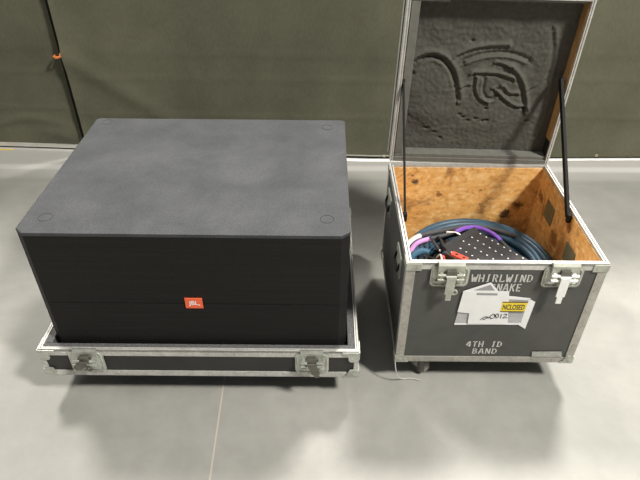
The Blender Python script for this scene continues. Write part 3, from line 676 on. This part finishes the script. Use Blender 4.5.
# packing pouch and papers on the front
def flat(name, poly, y, mt, par, th=0.0008):
    bm = NB(); prism(bm, poly, (0, y, 0), (1, 0, 0), (0, 0, 1), (0, -th, 0)); return obj(name, bm, mt, par)
pouch = flat('document_pouch', [(0.201, 0.332), (0.212, 0.474), (0.300, 0.484), (0.345, 0.478), (0.457, 0.464), (0.446, 0.334)], -0.0015, M['pouch'], case); pouch['label'] = 'clear grey pouch holding papers'
flat('white_border', [(0.452, 0.466), (0.478, 0.450), (0.471, 0.312), (0.436, 0.337), (0.440, 0.345), (0.447, 0.342)], -0.0022, M['paper'], pouch)
flat('white_border', [(0.360, 0.481), (0.457, 0.468), (0.457, 0.458), (0.360, 0.464)], -0.0022, M['paper'], pouch)
flat('white_border', [(0.201, 0.331), (0.202, 0.338), (0.446, 0.342), (0.446, 0.334)], -0.0024, M['paper'], pouch)
flat('yellow_label', [(0.358, 0.454), (0.450, 0.451), (0.447, 0.402), (0.358, 0.406)], -0.0056, M['yellow'], pouch)
bm = NB(); add_text(bm, 'NCLOSED', 0.364, 0.443, 0.414, 0.440, -0.0064, 0.0004)
box(bm, 0.358, 0.450, -0.0068, -0.0064, 0.4495, 0.4535); box(bm, 0.358, 0.447, -0.0068, -0.0064, 0.4025, 0.4065); obj('lettering', bm, M['ink'], pouch)
flat('paper_sheet', [(0.208, 0.500), (0.214, 0.504), (0.298, 0.543), (0.304, 0.540), (0.336, 0.500), (0.330, 0.40), (0.25, 0.40)], -0.0038, M['paper'], pouch)
flat('grey_print', [(0.246, 0.506), (0.300, 0.533), (0.320, 0.506)], -0.0048, M['grey_ink'], pouch, 0.0003)
flat('paper_sheet', [(0.209, 0.503), (0.372, 0.504), (0.399, 0.338), (0.250, 0.340), (0.247, 0.394), (0.203, 0.400)], -0.0052, M['paper'], pouch)
flat('grey_print', [(0.258, 0.495), (0.332, 0.494), (0.333, 0.484), (0.259, 0.485)], -0.0062, M['grey_ink'], pouch, 0.0003)
bm = NB()
for pts in ([(0.293, 0.362), (0.300, 0.368), (0.308, 0.363), (0.314, 0.372), (0.322, 0.370)], [(0.333, 0.388), (0.326, 0.378), (0.334, 0.368), (0.344, 0.378), (0.338, 0.392), (0.330, 0.384)],
            [(0.350, 0.372), (0.346, 0.388), (0.354, 0.392), (0.357, 0.377), (0.350, 0.371)], [(0.366, 0.371), (0.366, 0.392)], [(0.374, 0.388), (0.382, 0.393), (0.386, 0.385), (0.375, 0.373), (0.391, 0.374)], [(0.30, 0.372), (0.31, 0.377), (0.328, 0.374)]):
    tube(bm, smooth_path([(a, -0.0062, b) for a, b in pts], 4), 0.0017, 4)
obj('handwriting', bm, M['ink'], pouch)
flat('tape_label', [(0.530, 0.159), (0.526, 0.188), (0.640, 0.190), (0.648, 0.160)], -0.0038, M['label_tape'], case)

# ---------------------------------------------------------------- what lies in the case
cx0, cy0 = 0.658, 1.847
pts = []; layers = 9
for k in range(layers):
    rad_out = 0.298; n_t = 4
    for i in range(n_t*40):
        tt = i/(n_t*40); r_ = rad_out-0.0300*(n_t-1)*tt if k % 2 == 0 else rad_out-0.0300*(n_t-1)*(1-tt)
        a_ = 2*PI*n_t*tt+k*0.0
        wob = 0.005*math.sin(2*a_*0.8+k*1.3)+0.003*math.sin(3*a_+2*k)
        pts.append((cx0+(r_+wob)*math.cos(a_), cy0+(r_+wob)*0.95*math.sin(a_), 0.164+0.0268*k+0.003*math.sin(1.6*a_+k*1.7)-0.06*max(0, 0.27-r_)))
bm = NB(); tube(bm, pts, 0.0148, 10)
tag(obj('multicore_cable', bm, M['blue'], None, True), 'thick dark blue cable coiled round the inside of the open case', 'cable')
# looser top loops of the same kind, each a lead of its own
def lead(name, pts, r, mt, label, group=None, bands=(), cat='cable'):
    P = smooth_path(pts, 8); bm = NB(); tube(bm, P, r, 8); o = tag(obj(name, bm, mt, None, True), label, cat, group)
    for i0, i1, bmt, nm in bands:
        bm = NB(); tube(bm, P[i0:i1+1], r*1.22, 8); obj(nm, bm, bmt, o, True)
    return o
lead('cable_loop', [(0.36, 1.782, 0.417), (0.378, 1.825, 0.420), (0.415, 1.850, 0.422), (0.448, 1.846, 0.420)], 0.0135, M['blue_light'], 'short pale blue cable end curving at the left front of the case', cat='cable')
lead('sleeved_cable', [(0.338, 1.70, 0.40), (0.337, 1.775, 0.418), (0.352, 1.854, 0.424), (0.378, 1.910, 0.427), (0.426, 1.950, 0.427), (0.516, 1.986, 0.425), (0.618, 2.020, 0.422), (0.735, 2.035, 0.41), (0.85, 1.98, 0.405)], 0.0085, M['grey_cable'],
     'dark grey cable with a white sleeve, looped over the blue coil', None, [(4, 32, M['white_sleeve'], 'white_sleeve')])
lead('sleeved_cable', [(0.350, 1.70, 0.395), (0.356, 1.79, 0.412), (0.378, 1.861, 0.420), (0.410, 1.905, 0.424), (0.465, 1.932, 0.425), (0.532, 1.958, 0.425), (0.586, 1.979, 0.430), (0.62, 1.998, 0.433), (0.66, 2.003, 0.435), (0.690, 1.990, 0.438), (0.712, 1.965, 0.442), (0.730, 1.935, 0.446), (0.745, 1.903, 0.446), (0.764, 1.857, 0.443), (0.79, 1.80, 0.430), (0.81, 1.73, 0.40)], 0.0080, M['grey_cable'],
     'dark grey cable with pink and purple sleeves crossing the blue coil', None, [(4, 32, M['pink'], 'pink_sleeve'), (47, 98, M['purple'], 'purple_sleeve')])
# fan-out bed and tails with connectors in the left half of the coil
bm = NB()
random.seed(11)
for i in range(26):
    a_ = random.uniform(0, 6.28); rr_ = random.uniform(0.08, 0.17); cxx = random.uniform(0.50, 0.68); cyy = random.uniform(1.80, 1.95); zz = random.uniform(0.20, 0.385)
    P = [(cxx+rr_*math.cos(a_+t_*0.5)*1.0, cyy+rr_*0.8*math.sin(a_+t_*0.5), zz+0.012*math.sin(t_+i)) for t_ in range(9)]
    tube(bm, smooth_path(P, 4), 0.0055, 6)
tag(obj('fanout_bundle', bm, M['black_cable'], None, True), 'tangle of thin black cables filling the middle of the blue coil', 'cable')
bed = bpy.data.objects['fanout_bundle']
TAILS = [((0.472, 1.905), (0.498, 1.835), 0.435), ((0.505, 1.905), (0.518, 1.83), 0.440), ((0.455, 1.80), (0.49, 1.775), 0.425), ((0.40, 1.77), (0.43, 1.755), 0.418), ((0.43, 1.80), (0.425, 1.75), 0.43), ((0.535, 1.89), (0.54, 1.82), 0.432)]
where = ['pointing at the left latch', 'beside the dotted box corner', 'low behind the left latch', 'nearest the left front corner', 'lying over the front of the coil', 'half under the dotted box edge']
for (a_, b2_, z_), wh in zip(TAILS, where):
    A = Vector((*a_, z_)); B = Vector((*b2_, z_-0.01)); d = (B-A).normalized()
    bm = NB(); tube(bm, [A, A+d*0.03, A+d*0.032, A+d*0.060], [0.0058, 0.0085, 0.0090, 0.0090], 12)
    t_ = tag(obj('connector_plug', bm, M['black_cable'], None, True), 'slim black cable plug in the case, '+wh, 'plug', 'black plugs on the fan-out tails')
    bm = NB(); tube(bm, [A+d*0.060, A+d*0.066], 0.0075, 12); obj('metal_shell', bm, M['silver'], t_, True)
    bm = NB(); tube(bm, smooth_path([A+d*0.002, A-d*0.03+Vector((0, 0, -0.008)), A-d*0.06+Vector((0.02, 0.0, -0.05))], 5), 0.0035, 6); obj('lead', bm, M['black_cable'], t_, True)
for (x, y, mt, nm) in ((0.487, 1.797, M['white_sleeve'], 'white'), (0.497, 1.790, M['red'], 'red'), (0.510, 1.815, mat('bright_blue_sleeve', (0.05, 0.25, 0.65), 0.4), 'bright blue')):
    bm = NB(); tube(bm, smooth_path([(x-0.010, y+0.03, 0.40), (x-0.004, y+0.010, 0.438), (x, y-0.012, 0.442), (x+0.004, y-0.05, 0.40)], 4), 0.0038, 8)
    tag(obj('thin_wire', bm, mt, None, True), 'thin '+nm+' wire end just behind the left latch', 'wire')
# white slip of paper under the box edge
bm = NB(); P = [(0.540, 1.972, 0.432), (0.575, 1.962, 0.439), (0.600, 1.935, 0.439), (0.612, 1.905, 0.432)]
for a_, b2_ in zip(P, P[1:]):
    A, B = Vector(a_), Vector(b2_); u = (B-A); sd = Vector((-u.y, u.x, 0)).normalized()*0.006
    A2, B2 = A+sd, B+sd; v_ = [bm.verts.new(q) for q in (A-sd*.6, B-sd*.6, B2, A2)]; bm.faces.new(v_)
bmesh.ops.remove_doubles(bm, verts=bm.verts, dist=0.004)
r_ = bmesh.ops.extrude_face_region(bm, geom=list(bm.faces)); [setattr(q, 'co', q.co+Vector((0, 0, -0.0015))) for q in r_['geom'] if isinstance(q, bmesh.types.BMVert)]
tag(obj('cable_tag', bm, M['white_sleeve']), 'narrow white tag strip beside the dotted black box', 'tag')
# stage box with rows of sockets
BA = -0.885                                            # direction of the long side
sbx = thing('stage_box', 'black metal stage box with rows of white dots, resting on the coiled cable', 'stage box', (0.6726, 1.9246, 0.375), BA)
LA, LB = 0.275, 0.215                                  # local x = long side, local -y = short side
bm = NB(); box(bm, -0.016, LA, -LB, 0.007, 0, 0.085, 0.003); obj('housing', bm, M['box'], sbx)
bm = NB(); prism(bm, [(-0.046, 0.0), (-0.017, 0.0), (-0.017, 0.078), (-0.046, 0.088)], (0, 0.014, 0), (1, 0, 0), (0, 0, 1), (0, -LB*0.95, 0)); obj('side_flange', bm, M['box'], sbx)
bm = NB(); tube(bm, [(0.0105*math.cos(k*PI/8), 0.0105*math.sin(k*PI/8), 0.0850) for k in range(16)], 0.0010, 5, True)
sock = obj('socket', bm, M['box'], sbx, True)
bm = NB(); box(bm, -0.0032, 0.0032, -0.0026, 0.0026, 0.0845, 0.0862, 0.0005); dot = obj('white_dot', bm, M['dot'], sock)
first = True
for i in range(10):
    for j in range(5):
        x = 0.0298*i+0.0; y = -0.004-0.0478*j; x -= 0.0056*j
        if x > LA-0.008 or x < -0.012 or y < -LB+0.006: continue
        if first: s_ = sock; first = False
        else:
            s_ = sock.copy(); C.objects.link(s_); d_ = dot.copy(); C.objects.link(d_); d_.parent = s_
        s_.location = (x, y, 0)
# red connector plate
red = None
bm = NB(); prism(bm, rrect(0, 0.072, 0, 0.026, 0.008), (0.530, 1.795, 0.4615), Vector((0.78, -0.62, 0)), Vector((-0.50, -0.78, 0.0)), (0, 0, 0.007))
red = tag(obj('connector_plate', bm, M['red']), 'small red plastic connector plate with dark holes behind the left latch', 'connector')
bm = NB()
for q in (0.022, 0.054):
    c_ = Vector((0.530, 1.795, 0.4690))+Vector((0.78, -0.62, 0))*q+Vector((-0.50, -0.78, 0))*0.013; cyl(bm, c_, c_+Vector((0, 0, 0.001)), 0.006, 12)
obj('screw_hole', bm, M['ink'], red)
# clear strap strand by the front left caster
lead('plastic_strand', [(0.300, 1.515, 0.125), (0.305, 1.510, 0.09), (0.318, 1.515, 0.04), (0.340, 1.530, 0.008), (0.372, 1.535, 0.006), (0.413, 1.525, 0.005)], 0.0020, M['clear'], 'thin clear plastic strand trailing on the floor from the open case corner', cat='strand')

bm = NB(); prism(bm, [(-2.75, 3.490), (-2.105, 3.488), (-2.105, 3.502), (-2.75, 3.506)], (0, 0, 0.0004), (1, 0, 0), (0, 1, 0), (0, 0, 0.0008))
tag(obj('floor_tape', bm, M['yellow']), 'short yellow tape strip on the floor under the left curtain rail', 'tape')
